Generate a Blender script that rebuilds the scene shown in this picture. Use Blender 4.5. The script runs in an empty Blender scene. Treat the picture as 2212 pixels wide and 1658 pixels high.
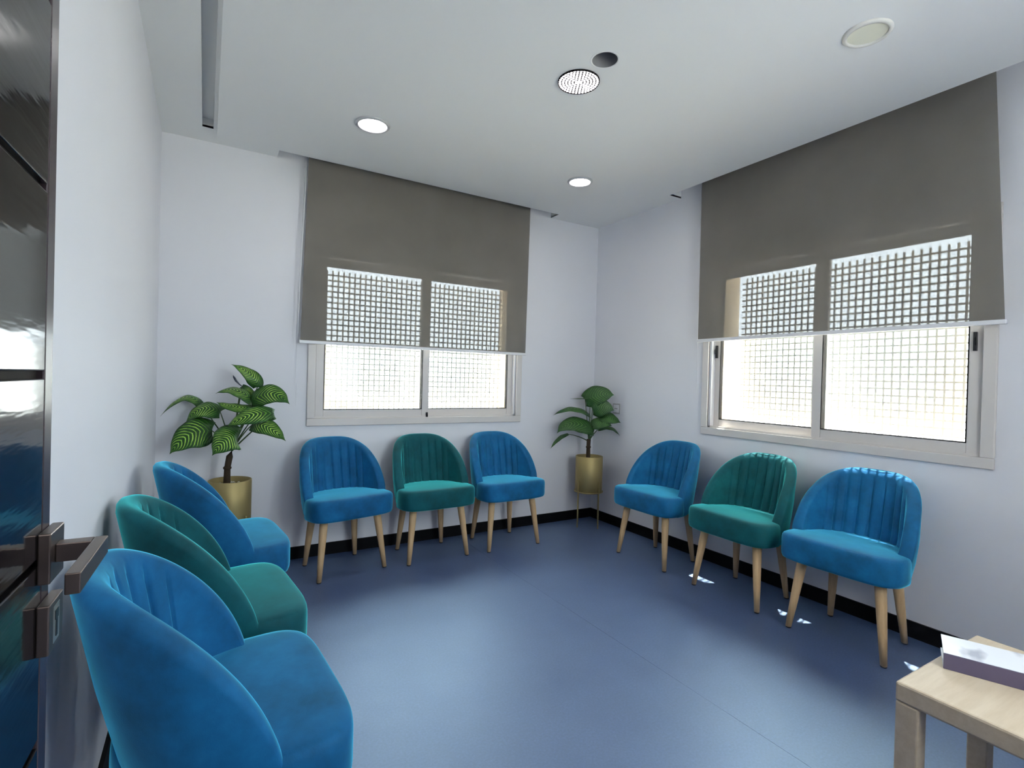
import bpy, bmesh, math, random
from mathutils import Vector, Matrix

# ------------------------------------------------------------------ reset
for blk in (bpy.data.objects, bpy.data.meshes, bpy.data.materials, bpy.data.lights, bpy.data.cameras):
    for b in list(blk):
        blk.remove(b)
scene = bpy.context.scene
COL = scene.collection
PI = math.pi
S = 1.125          # metres per survey unit


def U(x, y, z=-0.065):
    return Vector((x * S, y * S, (z + 0.065) * S))


# ------------------------------------------------------------------ camera
cam_d = bpy.data.cameras.new('camera')
cam = bpy.data.objects.new('camera', cam_d)
COL.objects.link(cam)
cam_d.sensor_width = 36.0
cam_d.sensor_fit = 'HORIZONTAL'
cam_d.lens = 36.0 * 1115.7 / 2212.0
cam_d.clip_start = 0.02
cam_d.clip_end = 500
yaw, pitch, roll = math.radians(59.272), math.radians(-0.464), math.radians(-1.527)
fw = Vector((math.cos(pitch) * math.cos(yaw), math.cos(pitch) * math.sin(yaw), math.sin(pitch)))
rt = Vector((math.sin(yaw), -math.cos(yaw), 0))
dn = fw.cross(rt)
r2 = math.cos(roll) * rt + math.sin(roll) * dn
d2 = -math.sin(roll) * rt + math.cos(roll) * dn
rot = Matrix((r2, -d2, -fw)).transposed()
cam.matrix_world = Matrix.Translation(U(-2.6501, -3.1861, 1.0)) @ rot.to_4x4()
scene.camera = cam

# ------------------------------------------------------------------ world, sun, exposure
world = bpy.data.worlds.new('sky')
scene.world = world
world.use_nodes = True
wn = world.node_tree.nodes
wn['Background'].inputs[0].default_value = (0.85, 0.92, 1.0, 1)
wn['Background'].inputs[1].default_value = 10.5

sun_d = bpy.data.lights.new('sun', 'SUN')
sun_d.energy = 70.0
sun_d.angle = math.radians(0.53)
sun_d.color = (1.0, 0.96, 0.88)
sun = bpy.data.objects.new('sun', sun_d)
COL.objects.link(sun)
SUN_EL, SUN_AZ = math.radians(72.0), math.radians(14.0)     # azimuth from +x towards +y
sdir = Vector((math.cos(SUN_EL) * math.cos(SUN_AZ), math.cos(SUN_EL) * math.sin(SUN_AZ), math.sin(SUN_EL)))
sun.rotation_euler = sdir.to_track_quat('Z', 'Y').to_euler()
sun.location = (20, 8, 40)

# sampling portals in the two window openings and the added front one (they only guide the sky's light)
for nm, loc, rz, w_ in (('portal_back', U(-1.413, .235, 1.22), 0.0, 1.36), ('portal_right', U(.235, -1.74, 1.22), -PI / 2, 1.28), ('portal_front', U(-1.35, -3.55, 1.268), PI, .90)):
    pd = bpy.data.lights.new(nm, 'AREA')
    pd.shape = 'RECTANGLE'
    pd.size, pd.size_y = w_ * S, (1.40 if rz > 3 else .96 * S)
    pd.cycles.is_portal = True
    po = bpy.data.objects.new(nm, pd)
    COL.objects.link(po)
    po.location = loc
    po.rotation_euler = (-PI / 2, 0, rz)

LAMP_E = 36.0           # ceiling lamp radiance
PANEL_E = 16.0          # radiance of the unseen fill panel added behind the camera

vs = scene.view_settings
vs.view_transform = 'Standard'
vs.look = 'None'
vs.exposure = 0.40
vs.gamma = 1.0
vs.use_curve_mapping = False
cy = scene.cycles
cy.use_denoising = True
cy.max_bounces = 10
cy.diffuse_bounces = 6
cy.transparent_max_bounces = 24
cy.sample_clamp_indirect = 6.0
cy.caustics_reflective = False
cy.caustics_refractive = False


# ------------------------------------------------------------------ material helpers
def mat(name, color, rough=0.6, spec=0.5, metal=0.0, **kw):
    m = bpy.data.materials.new(name)
    m.use_nodes = True
    b = m.node_tree.nodes['Principled BSDF']
    b.inputs['Base Color'].default_value = (*color, 1)
    b.inputs['Roughness'].default_value = rough
    b.inputs['Specular IOR Level'].default_value = spec
    b.inputs['Metallic'].default_value = metal
    for k, v in kw.items():
        b.inputs[k.replace('_', ' ')].default_value = v
    return m


def nodes(m):
    nt = m.node_tree
    return nt, nt.nodes['Principled BSDF']


def noise(nt, scale, detail=3.0, rough=0.5, vec=None, coord='Object', stretch=None):
    n = nt.nodes.new('ShaderNodeTexNoise')
    n.inputs['Scale'].default_value = scale
    n.inputs['Detail'].default_value = detail
    n.inputs['Roughness'].default_value = rough
    tc = nt.nodes.new('ShaderNodeTexCoord')
    if stretch:
        mp = nt.nodes.new('ShaderNodeMapping')
        mp.inputs['Scale'].default_value = stretch
        nt.links.new(tc.outputs[coord], mp.inputs['Vector'])
        nt.links.new(mp.outputs[0], n.inputs['Vector'])
    else:
        nt.links.new(tc.outputs[coord], n.inputs['Vector'])
    return n


def ramp(nt, src, stops):
    r = nt.nodes.new('ShaderNodeValToRGB')
    els = r.color_ramp.elements
    while len(els) < len(stops):
        els.new(0.5)
    for e, (p, c) in zip(els, stops):
        e.position = p
        e.color = (*c, 1)
    nt.links.new(src, r.inputs[0])
    return r


def bump(nt, b, src, strength, dist):
    bp = nt.nodes.new('ShaderNodeBump')
    bp.inputs['Strength'].default_value = strength
    bp.inputs['Distance'].default_value = dist
    nt.links.new(src, bp.inputs['Height'])
    nt.links.new(bp.outputs[0], b.inputs['Normal'])
    return bp


M = {}
# wall paint: faint roller relief
m = M['wall'] = mat('wall_paint', (0.80, 0.82, 0.85), 0.55, 0.3)
nt, b = nodes(m)
n = noise(nt, 1.3, 2)
r = ramp(nt, n.outputs['Fac'], [(0.3, (0.765, 0.765, 0.80)), (0.7, (0.795, 0.795, 0.825))])
nt.links.new(r.outputs[0], b.inputs['Base Color'])
n2 = noise(nt, 160, 2)
bump(nt, b, n2.outputs['Fac'], 0.12, 0.002)
m = M['ceiling'] = mat('ceiling_paint', (0.86, 0.86, 0.84), 0.7, 0.2)
nt, b = nodes(m)
n = noise(nt, 0.9, 2)
r = ramp(nt, n.outputs['Fac'], [(0.3, (0.85, 0.855, 0.84)), (0.7, (0.88, 0.88, 0.855))])
nt.links.new(r.outputs[0], b.inputs['Base Color'])
M['facade'] = mat('cream_render', (0.70, 0.57, 0.42), 0.9, 0.1)
M['base'] = mat('black_vinyl_skirting', (0.004, 0.004, 0.005), 0.6, 0.12)
M['black'] = mat('black_plastic', (0.01, 0.01, 0.012), 0.35)
M['dark_gap'] = mat('dark_gap', (0.012, 0.009, 0.008), 0.7, 0.2)

# speckled blue vinyl floor
m = M['floor'] = mat('speckled_blue_vinyl', (0.11, 0.15, 0.25), 0.36, 1.0)
nt, b = nodes(m)
n1 = noise(nt, 9, 4, 0.6)
n2 = noise(nt, 120, 3, 0.7)
r1 = ramp(nt, n1.outputs['Fac'], [(0.3, (0.030, 0.052, 0.155)), (0.7, (0.050, 0.080, 0.20))])
r2_ = ramp(nt, n2.outputs['Fac'], [(0.36, (0.55, 0.55, 0.56)), (0.55, (1, 1, 1)), (0.72, (1.5, 1.5, 1.48))])
mx = nt.nodes.new('ShaderNodeMixRGB')
mx.blend_type = 'MULTIPLY'
mx.inputs[0].default_value = 0.75
nt.links.new(r1.outputs[0], mx.inputs[1])
nt.links.new(r2_.outputs[0], mx.inputs[2])
nt.links.new(mx.outputs[0], b.inputs['Base Color'])
b.inputs['IOR'].default_value = 2.35
b.inputs['Specular Tint'].default_value = (0.64, 0.82, 1.0, 1)
rr = ramp(nt, n1.outputs['Fac'], [(0.3, (0.44,) * 3), (0.7, (0.50,) * 3)])
nt.links.new(rr.outputs[0], b.inputs['Roughness'])
n3 = noise(nt, 260, 2)
bump(nt, b, n3.outputs['Fac'], 0.10, 0.001)


def velvet(name, base, light, sheen, pile):
    m = mat(name, base, 0.75, 0.25)
    nt, b = nodes(m)
    n = noise(nt, 7.0, 5, 0.62)
    r = ramp(nt, n.outputs['Fac'], [(0.32, tuple(c * 0.62 for c in base)), (0.55, base), (0.75, light)])
    nt.links.new(r.outputs[0], b.inputs['Base Color'])
    b.inputs['Sheen Weight'].default_value = 1.0
    b.inputs['Sheen Roughness'].default_value = 0.32
    b.inputs['Sheen Tint'].default_value = (*sheen, 1)
    n2 = noise(nt, 420, 2)
    bump(nt, b, n2.outputs['Fac'], 0.25, 0.001)
    sh = nt.nodes.new('ShaderNodeBsdfSheen')            # the raised pile catching light at a glancing view
    sh.inputs['Color'].default_value = (*pile, 1)
    sh.inputs['Roughness'].default_value = 0.27
    ad = nt.nodes.new('ShaderNodeAddShader')
    out = nt.nodes['Material Output']
    nt.links.new(b.outputs[0], ad.inputs[0])
    nt.links.new(sh.outputs[0], ad.inputs[1])
    nt.links.new(ad.outputs[0], out.inputs['Surface'])
    return m


M['blue'] = velvet('blue_velvet', (0.003, 0.105, 0.265), (0.006, 0.15, 0.35), (0.15, 0.75, 1.0), (0.022, 0.36, 0.50))
M['teal'] = velvet('teal_velvet', (0.001, 0.080, 0.098), (0.003, 0.115, 0.135), (0.12, 0.90, 0.92), (0.015, 0.34, 0.34))


def wood(name, c1, c2, stretch, scale=18):
    m = mat(name, c1, 0.5, 0.35)
    nt, b = nodes(m)
    n = noise(nt, scale, 4, 0.6, stretch=stretch)
    r = ramp(nt, n.outputs['Fac'], [(0.35, c1), (0.65, c2)])
    nt.links.new(r.outputs[0], b.inputs['Base Color'])
    return m


M['wood'] = wood('beech_legs', (0.52, 0.345, 0.18), (0.62, 0.43, 0.24), (3, 3, 0.25))
M['birch'] = wood('birch_table', (0.50, 0.40, 0.29), (0.57, 0.47, 0.35), (0.5, 4, 4), 12)
M['brass'] = mat('brushed_gold', (0.36, 0.285, 0.125), 0.5, 0.4, 0.6)
M['alu'] = mat('white_aluminium', (0.66, 0.62, 0.59), 0.4, 0.5)
M['alu_grey'] = mat('grey_aluminium', (0.42, 0.42, 0.42), 0.35, 0.5)
M['bar_white'] = mat('white_plastic', (0.78, 0.78, 0.80), 0.4, 0.4)
M['soil'] = mat('dark_soil', (0.035, 0.025, 0.018), 0.95, 0.1)
M['pebble'] = mat('pale_pebbles', (0.62, 0.58, 0.50), 0.8, 0.2)
M['stem'] = mat('brown_stem', (0.045, 0.03, 0.018), 0.7, 0.2)
M['petiole'] = mat('green_petiole', (0.05, 0.09, 0.03), 0.5, 0.3)
M['handle'] = mat('bronze_brown_metal', (0.15, 0.115, 0.10), 0.32, 0.5, 0.85)
M['steel'] = mat('satin_steel', (0.5, 0.5, 0.47), 0.35, 0.5, 0.9)
M['lamp_ring'] = mat('lamp_ring_metal', (0.55, 0.55, 0.56), 0.35, 0.5, 0.3)
M['lamp_off'] = mat('cream_diffuser', (0.82, 0.81, 0.66), 0.5, 0.3)
M['lamp_ring_off'] = mat('cream_ring', (0.74, 0.72, 0.66), 0.5, 0.3)

# dark lacquered door boards with brushed relief
m = M['door'] = mat('black_brown_lacquer', (0.007, 0.006, 0.0065), 0.10, 0.55)
nt, b = nodes(m)
n = noise(nt, 6, 3, 0.5, stretch=(1, 1.0, 7))
bump(nt, b, n.outputs['Fac'], 0.10, 0.006)
M['door_lip'] = mat('door_lip_lacquer', (0.035, 0.024, 0.028), 0.22, 0.5)

# leaf: dark green with yellow-green feathering along the side veins (uv: u across, v along)
m = M['leaf'] = mat('variegated_leaf', (0.03, 0.12, 0.015), 0.38, 0.45)
nt, b = nodes(m)


def mnode(op, a, c=None, d=None):
    k = nt.nodes.new('ShaderNodeMath')
    k.operation = op
    for i, v in enumerate((a, c, d)):
        if v is None:
            continue
        if isinstance(v, (int, float)):
            k.inputs[i].default_value = v
        else:
            nt.links.new(v, k.inputs[i])
    return k.outputs[0]


def leaf_nodes():
    uv = nt.nodes.new('ShaderNodeUVMap')
    uv.uv_map = 'leaf'
    sp = nt.nodes.new('ShaderNodeSeparateXYZ')
    nt.links.new(uv.outputs[0], sp.inputs[0])
    ua = mnode('ABSOLUTE', mnode('MULTIPLY_ADD', sp.outputs[0], 2.0, -1.0))
    vv = sp.outputs[1]
    ph = mnode('SUBTRACT', vv, mnode('MULTIPLY', mnode('POWER', ua, 1.4), 0.30))
    nz = noise(nt, 30, 2)
    ph = mnode('ADD', ph, mnode('MULTIPLY', nz.outputs['Fac'], 0.05))
    st = mnode('SINE', mnode('MULTIPLY', ph, 74.0))
    st = mnode('MULTIPLY_ADD', st, 0.5, 0.5)
    st = mnode('POWER', st, 2.6)
    # mask: strongest between midrib and margin, fading at the margin
    mk = mnode('MULTIPLY', mnode('SUBTRACT', 1.0, mnode('POWER', ua, 5.0)), mnode('SUBTRACT', 1.0, mnode('POWER', mnode('ABSOLUTE', mnode('MULTIPLY_ADD', vv, 2.0, -1.05)), 3.0)))
    mk = mnode('MULTIPLY', mk, mnode('MULTIPLY_ADD', nz.outputs['Fac'], 1.2, 0.15))
    f = mnode('MULTIPLY', st, mk)
    f = mnode('MINIMUM', mnode('MAXIMUM', f, 0.0), 1.0)
    cr = ramp(nt, f, [(0.10, (0.012, 0.065, 0.008)), (0.38, (0.075, 0.26, 0.012)), (0.72, (0.48, 0.72, 0.12))])
    nt.links.new(cr.outputs[0], b.inputs['Base Color'])
    bump(nt, b, st, 0.35, 0.004)


leaf_nodes()
m = M['leaf_dark'] = m.copy()
for n_ in m.node_tree.nodes:
    if n_.type == 'VALTORGB':
        n_.color_ramp.elements[2].color = (0.10, 0.24, 0.045, 1)
        n_.color_ramp.elements[1].color = (0.03, 0.11, 0.022, 1)
M['leaf_bud'] = mat('rolled_leaf', (0.02, 0.03, 0.06), 0.45)

# clear window glass: mostly straight through, with a mirror reflection
m = M['glass'] = bpy.data.materials.new('window_glass')
m.use_nodes = True
nt = m.node_tree
nt.nodes.clear()
o_ = nt.nodes.new('ShaderNodeOutputMaterial')
mx = nt.nodes.new('ShaderNodeMixShader')
tr = nt.nodes.new('ShaderNodeBsdfTransparent')
tr.inputs[0].default_value = (0.95, 0.98, 0.97, 1)
gl = nt.nodes.new('ShaderNodeBsdfGlossy')
gl.inputs['Roughness'].default_value = 0.02
fr = nt.nodes.new('ShaderNodeFresnel')
fr.inputs[0].default_value = 1.4
geo = nt.nodes.new('ShaderNodeNewGeometry')          # reflect once, at the face the ray enters by
inv = nt.nodes.new('ShaderNodeMath')
inv.operation = 'SUBTRACT'
inv.inputs[0].default_value = 1.0
nt.links.new(geo.outputs['Backfacing'], inv.inputs[1])
mul = nt.nodes.new('ShaderNodeMath')
mul.operation = 'MULTIPLY'
nt.links.new(fr.outputs[0], mul.inputs[0])
nt.links.new(inv.outputs[0], mul.inputs[1])
nt.links.new(mul.outputs[0], mx.inputs[0])
nt.links.new(tr.outputs[0], mx.inputs[1])
nt.links.new(gl.outputs[0], mx.inputs[2])
nt.links.new(mx.outputs[0], o_.inputs[0])

# open-weave screen fabric of the roller blinds
m = M['blind'] = bpy.data.materials.new('screen_fabric')
m.use_nodes = True
nt = m.node_tree
nt.nodes.clear()
o_ = nt.nodes.new('ShaderNodeOutputMaterial')
mx = nt.nodes.new('ShaderNodeMixShader')
tr = nt.nodes.new('ShaderNodeBsdfTransparent')
df = nt.nodes.new('ShaderNodeBsdfDiffuse')
df.inputs[0].default_value = (0.21, 0.195, 0.17, 1)
nz = noise(nt, 3.0, 4)
rp = ramp(nt, nz.outputs['Fac'], [(0.3, (0.205, 0.192, 0.168)), (0.7, (0.235, 0.220, 0.194))])
nt.links.new(rp.outputs[0], df.inputs[0])
mx.inputs[0].default_value = 0.75      # covered share of the weave (light crosses two faces)
nt.links.new(tr.outputs[0], mx.inputs[1])
nt.links.new(df.outputs[0], mx.inputs[2])
nt.links.new(mx.outputs[0], o_.inputs[0])

# translucent white lattice
m = M['lattice'] = bpy.data.materials.new('white_translucent_plastic')
m.use_nodes = True
nt = m.node_tree
nt.nodes.clear()
o_ = nt.nodes.new('ShaderNodeOutputMaterial')
mx = nt.nodes.new('ShaderNodeMixShader')
tl = nt.nodes.new('ShaderNodeBsdfTranslucent')
tl.inputs[0].default_value = (0.9, 0.9, 0.88, 1)
df = nt.nodes.new('ShaderNodeBsdfDiffuse')
df.inputs[0].default_value = (0.74, 0.74, 0.72, 1)
mx.inputs[0].default_value = 0.97
nt.links.new(tl.outputs[0], mx.inputs[1])
nt.links.new(df.outputs[0], mx.inputs[2])
nt.links.new(mx.outputs[0], o_.inputs[0])


def emit(name, color, e):
    m = bpy.data.materials.new(name)
    m.use_nodes = True
    nt = m.node_tree
    nt.nodes.clear()
    o = nt.nodes.new('ShaderNodeOutputMaterial')
    k = nt.nodes.new('ShaderNodeEmission')
    k.inputs[0].default_value = (*color, 1)
    k.inputs[1].default_value = e
    nt.links.new(k.outputs[0], o.inputs[0])
    return m


M['lamp'] = emit('lamp_light', (1.0, 0.97, 0.98), LAMP_E)
M['led'] = emit('led_light', (1.0, 0.93, 1.0), LAMP_E * .5)
M['panel'] = emit('fill_panel', (0.95, 0.98, 1.0), PANEL_E)
M['house'] = mat('pale_house_paint', (0.86, 0.82, 0.76), 0.9, 0.1)
M['house2'] = mat('white_house_paint', (0.88, 0.88, 0.88), 0.9, 0.1)
M['ground'] = mat('pale_ground', (0.80, 0.76, 0.68), 0.95, 0.1)
M['win_dark'] = mat('far_window', (0.45, 0.47, 0.5), 0.3)


# ------------------------------------------------------------------ mesh builder
class MB:
    def __init__(s):
        s.v, s.f, s.sm = [], [], []

    def box(s, lo, hi):
        x0, y0, z0 = lo
        x1, y1, z1 = hi
        x0, x1 = min(x0, x1), max(x0, x1)
        y0, y1 = min(y0, y1), max(y0, y1)
        z0, z1 = min(z0, z1), max(z0, z1)
        b = len(s.v)
        s.v += [(x0, y0, z0), (x1, y0, z0), (x1, y1, z0), (x0, y1, z0), (x0, y0, z1), (x1, y0, z1), (x1, y1, z1), (x0, y1, z1)]
        for q in ((0, 3, 2, 1), (4, 5, 6, 7), (0, 1, 5, 4), (1, 2, 6, 5), (2, 3, 7, 6), (3, 0, 4, 7)):
            s.f.append(tuple(b + i for i in q))
            s.sm.append(False)
        return s

    def quad(s, *p):
        b = len(s.v)
        s.v += [tuple(q) for q in p]
        s.f.append(tuple(range(b, b + len(p))))
        s.sm.append(False)
        return s

    def loft(s, rings, cap0=True, cap1=True, smooth=True):
        n = len(rings[0])
        b = len(s.v)
        for r in rings:
            s.v += [tuple(p) for p in r]
        for i in range(len(rings) - 1):
            for j in range(n):
                k = (j + 1) % n
                s.f.append((b + i * n + j, b + i * n + k, b + (i + 1) * n + k, b + (i + 1) * n + j))
                s.sm.append(smooth)
        if cap0:
            s.f.append(tuple(b + j for j in reversed(range(n))))
            s.sm.append(False)
        if cap1:
            e = b + (len(rings) - 1) * n
            s.f.append(tuple(e + j for j in range(n)))
            s.sm.append(False)
        return s

    def lathe(s, prof, c=(0, 0), n=32, cap0=True, cap1=True):
        rings = [[(c[0] + r * math.cos(2 * PI * j / n), c[1] + r * math.sin(2 * PI * j / n), z) for j in range(n)] for r, z in prof]
        return s.loft(rings, cap0, cap1)

    def tube(s, pts, rad, n=10):
        pts = [Vector(p) for p in pts]
        if not isinstance(rad, (list, tuple)):
            rad = [rad] * len(pts)
        rings = []
        for i, p in enumerate(pts):
            t = (pts[min(i + 1, len(pts) - 1)] - pts[max(i - 1, 0)]).normalized()
            a = t.cross(Vector((0, 0, 1)) if abs(t.z) < 0.95 else Vector((1, 0, 0))).normalized()
            c = t.cross(a).normalized()
            rings.append([p + rad[i] * (math.cos(2 * PI * j / n) * a - math.sin(2 * PI * j / n) * c) for j in range(n)])
        return s.loft(rings)

    def build(s, name, material, parent=None, bevel=0.0, flat=False):
        me = bpy.data.meshes.new(name)
        me.from_pydata(s.v, [], s.f)
        me.polygons.foreach_set('use_smooth', [False if flat else x for x in s.sm])
        bm = bmesh.new()
        bm.from_mesh(me)
        bmesh.ops.recalc_face_normals(bm, faces=bm.faces)
        bm.to_mesh(me)
        bm.free()
        me.materials.append(M[material] if isinstance(material, str) else material)
        o = bpy.data.objects.new(name, me)
        COL.objects.link(o)
        if bevel:
            md = o.modifiers.new('edge', 'BEVEL')
            md.width = bevel
            md.segments = 2
            md.limit_method = 'ANGLE'
        if parent:
            o.parent = parent
        return o


def tag(o, label=None, cat=None, group=None, kind=None):
    if label:
        o['label'] = label
    if cat:
        o['category'] = cat
    if group:
        o['group'] = group
    if kind:
        o['kind'] = kind
    return o


def empty(name, loc=(0, 0, 0), rz=0.0, **kw):
    o = bpy.data.objects.new(name, None)
    o.empty_display_size = 0.1
    COL.objects.link(o)
    o.location = loc
    o.rotation_euler = (0, 0, rz)
    return tag(o, **kw)


def structure(name, mb, material, label, cat, parent=None, bevel=0.0):
    o = mb.build(name, material, parent, bevel)
    if not parent:
        tag(o, label, cat, kind='structure')
    return o


# ------------------------------------------------------------------ room shell
H = 2.212
XL, YF = -2.862, -3.45           # left wall, front (entrance) wall, in survey units
zc = (H + 0.065) * S             # ceiling height, m
TH = 0.25                        # wall thickness, units
OZ0, OZ1 = 0.742, 1.700          # window opening, units (z)
BX0, BX1 = -2.095, -0.740        # back window opening (x)
RY0, RY1 = -2.380, -1.100        # right window opening (y)


def wall_ring(axis, a0, a1, w0, w1, d0, d1, z1):
    """wall slab with one rectangular opening; axis 'x': runs along x, depth along y"""
    mb = MB()
    zo0, zo1 = (OZ0 + .065) * S, (OZ1 + .065) * S

    def bx(p0, p1, za, zb):
        if axis == 'x':
            mb.box((p0 * S, d0 * S, za), (p1 * S, d1 * S, zb))
        else:
            mb.box((d0 * S, p0 * S, za), (d1 * S, p1 * S, zb))
    bx(a0, w0, 0, z1)
    bx(w1, a1, 0, z1)
    bx(w0, w1, 0, zo0)
    bx(w0, w1, zo1, z1)
    return mb


structure('wall_back', wall_ring('x', XL, 0.06, BX0, BX1, 0, 0.06, zc + .15), 'wall', 'white painted wall with the smaller looking window, in the far middle', 'wall')
structure('wall_right', wall_ring('y', YF, 0.0, RY0, RY1, 0, 0.06, zc + .15), 'wall', 'white painted wall behind the row of three chairs on the right', 'wall')
wall_ring('x', XL, TH, BX0, BX1, 0.0605, TH, zc + .3).build('facade', 'facade', bpy.data.objects['wall_back'])
wall_ring('y', YF, 0.06, RY0, RY1, 0.0605, TH, zc + .3).build('facade', 'facade', bpy.data.objects['wall_right'])
structure('wall_left', MB().box((XL * S - .15, (YF - 1.9) * S, 0), (XL * S, TH * S, zc + .15)), 'wall', 'white painted wall beside the dark open door', 'wall')
# entrance wall behind the camera, with the doorway the door belongs to
DX0, DX1 = XL + 0.02, XL + 0.90
mb = MB()
mb.box((XL * S, (YF - .12) * S, 0), (DX0 * S, YF * S, zc))
WX0, WX1, WZ0, WZ1 = -1.80, -.90, .80, 2.20        # added unseen window for fill daylight (x in units, z in metres)
mb.box((DX1 * S, (YF - .12) * S, 0), (WX0 * S, YF * S, zc))
mb.box((WX1 * S, (YF - .12) * S, 0), (.06 * S, YF * S, zc))
mb.box((WX0 * S, (YF - .12) * S, 0), (WX1 * S, YF * S, WZ0))
mb.box((WX0 * S, (YF - .12) * S, WZ1), (WX1 * S, YF * S, zc + .15))
mb.box((DX0 * S, (YF - .12) * S, 2.2), (DX1 * S, YF * S, zc + .15))
mb.box((DX1 * S, (YF - .12) * S, zc), (WX0 * S, YF * S, zc + .15))
structure('wall_front', mb, 'wall', 'white wall with the doorway, behind the viewer', 'wall')
w3 = empty('fill_window', label='tall window added in the entrance wall for fill daylight, behind the viewer', cat='window', kind='structure')
for p0, p1, q0, q1 in ((WX0, WX0 + .05, WZ0, WZ1), (WX1 - .05, WX1, WZ0, WZ1), ((WX0 + WX1) / 2 - .025, (WX0 + WX1) / 2 + .025, WZ0, WZ1), (WX0, WX1, WZ0, WZ0 + .05), (WX0, WX1, WZ1 - .05, WZ1)):
    MB().box((p0 * S, (YF - .09) * S, q0), (p1 * S, (YF - .04) * S, q1)).build('frame_rail', 'alu', w3)
MB().box((WX0 * S, (YF - .068) * S, WZ0), (WX1 * S, (YF - .064) * S, WZ1)).build('glass_pane', 'glass', w3)
# corridor beyond the doorway
CX = DX1 + .14
mb = MB().box((CX * S, (YF - 1.9) * S, 0), ((CX + .12) * S, (YF - .12) * S, zc))
mb.box((XL * S, (YF - 2.0) * S, 0), ((CX + .12) * S, (YF - 1.9) * S, zc + .15))
structure('wall_corridor', mb, 'wall', 'white corridor walls outside the doorway, behind the viewer', 'wall')

# floor: vinyl sheets with hairline welded seams
fl = empty('floor', label='blue speckled vinyl floor', cat='floor', kind='structure')
seams = [XL * S, -1.168 * S, 0.0]
for i in range(2):
    MB().box((seams[i] + (  .0006 if i else 0), (YF - (0 if i else 1.9)) * S, -.01), (seams[i + 1] - .0006, .0, 0)).build('vinyl_sheet', 'floor', fl)
MB().box((XL * S, (YF - 1.9) * S, -.08), (0, 0, -.0105)).build('subfloor', mat('seam_backing', (0.02, 0.03, 0.08), 0.8, 0.1), fl)

# baseboards
bh, bt = 0.069 * S, 0.012
structure('baseboard_back', MB().box((XL * S, -bt, 0), (0, 0, bh)), 'base', 'black vinyl skirting below the back window wall', 'baseboard')
structure('baseboard_right', MB().box((-bt, YF * S, 0), (0, 0, bh)), 'base', 'black vinyl skirting below the right window wall', 'baseboard')
structure('baseboard_left', MB().box((XL * S, YF * S, 0), (XL * S + bt, 0, bh)), 'base', 'black vinyl skirting along the left wall', 'baseboard')

# ceiling: border at zc with blind pockets and a linear slot, main field 14 mm lower with a round cut-out
cl = MB()
st = 0.032
zt = zc + 0.14


def cplate(x0, y0, x1, y1, z=zc):
    cl.box((x0 * S, y0 * S, z), (x1 * S, y1 * S, z + .012))


def pocket(x0, y0, x1, y1, z=zc, depth=.075):
    a, b_, c, d = x0 * S, y0 * S, x1 * S, y1 * S
    w = .008
    cl.box((a - w, b_ - w, z + .0005), (a, d + w, z + depth))
    if x1 < -.01:
        cl.box((c, b_ - w, z + .0005), (c + w, d + w, z + depth))
    cl.box((a, b_ - w, z + .0005), (c, b_, z + depth))
    if y1 < -.01:
        cl.box((a, d, z + .0005), (c, d + w, z + depth))
    cl.box((a - w, b_ - w, z + depth), (c if x1 > -.01 else c + w, d if y1 > -.01 else d + w, z + depth + w))


MX0, MX1, MY0, MY1 = -2.622, -0.165, YF, -0.182      # main field
SBX0, SBX1, SBY = -2.326, -0.458, -0.100             # back blind pocket
SRY0, SRY1, SRX = -2.78, -0.825, -0.112              # right blind pocket
SLX0, SLX1, SLY0, SLY1 = -2.685, -2.637, -3.1, -0.172   # linear slot by the left wall
# border plates
cplate(XL, SBY, SBX0, 0.0)
cplate(SBX1, SBY, 0, 0.0)
cplate(XL, MY1, 0, SBY)                  # strip between pocket and field
cplate(SRX, SRY1, 0, MY1)
cplate(MX1, SRY1, SRX, MY1)
cplate(MX1, SRY0, SRX, SRY1)
cplate(MX1, YF, 0, SRY0)
cplate(XL, SLY0, SLX0, MY1)
cplate(SLX1, SLY0, MX0, MY1)
cplate(XL, YF, MX0, SLY0)
pocket(SBX0, SBY, SBX1, 0.0)
pocket(SRX, SRY0, 0.0, SRY1)
pocket(SLX0, SLY0, SLX1, MY1, depth=.05)
# main field with the hole
HX, HY, HR = -1.409, -1.704, 0.0475
c0, c1, e0, e1 = HX - .08, HX + .08, HY - .08, HY + .08
zm = zc - st


def field(x0, y0, x1, y1):
    cl.box((x0 * S, y0 * S, zm), (x1 * S, y1 * S, zc + .012))


field(MX0, MY0, c0, MY1)
field(c1, MY0, MX1, MY1)
field(c0, MY0, c1, e0)
field(c0, e1, c1, MY1)
nseg = 32
sq, ci = [], []
for j in range(nseg):
    a = 2 * PI * j / nseg
    ca, sa = math.cos(a), math.sin(a)
    k = .08 / max(abs(ca), abs(sa))
    sq.append(((HX + k * ca) * S, (HY + k * sa) * S, zm))
    ci.append(((HX + HR * ca) * S, (HY + HR * sa) * S, zm))
for j in range(nseg):
    k = (j + 1) % nseg
    cl.quad(sq[j], sq[k], ci[k], ci[j])
# corridor ceiling
cl.box((XL * S, (YF - 1.9) * S, zc), ((DX1 + .26) * S, (YF - .0) * S, zc + .02))
structure('ceiling', cl, 'ceiling', 'white plasterboard ceiling with a stepped border and blind pockets', 'ceiling')
rec = MB().lathe([(HR * S + .001, zm), (HR * S + .001, zm + .135), (.002, zm + .135)], (HX * S, HY * S), 32, False, True)
rec.build('round_recess', mat('grey_recess', (0.22, 0.22, 0.23), 0.8, 0.1), bpy.data.objects['ceiling'])
rim = MB().lathe([(HR * S - .001, zm), (HR * S - .001, zm - .001), (HR * S + .006, zm - .001), (HR * S + .008, zm)], (HX * S, HY * S), 40, False, False)
rim.build('recess_rim', 'ceiling', bpy.data.objects['ceiling'])
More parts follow.
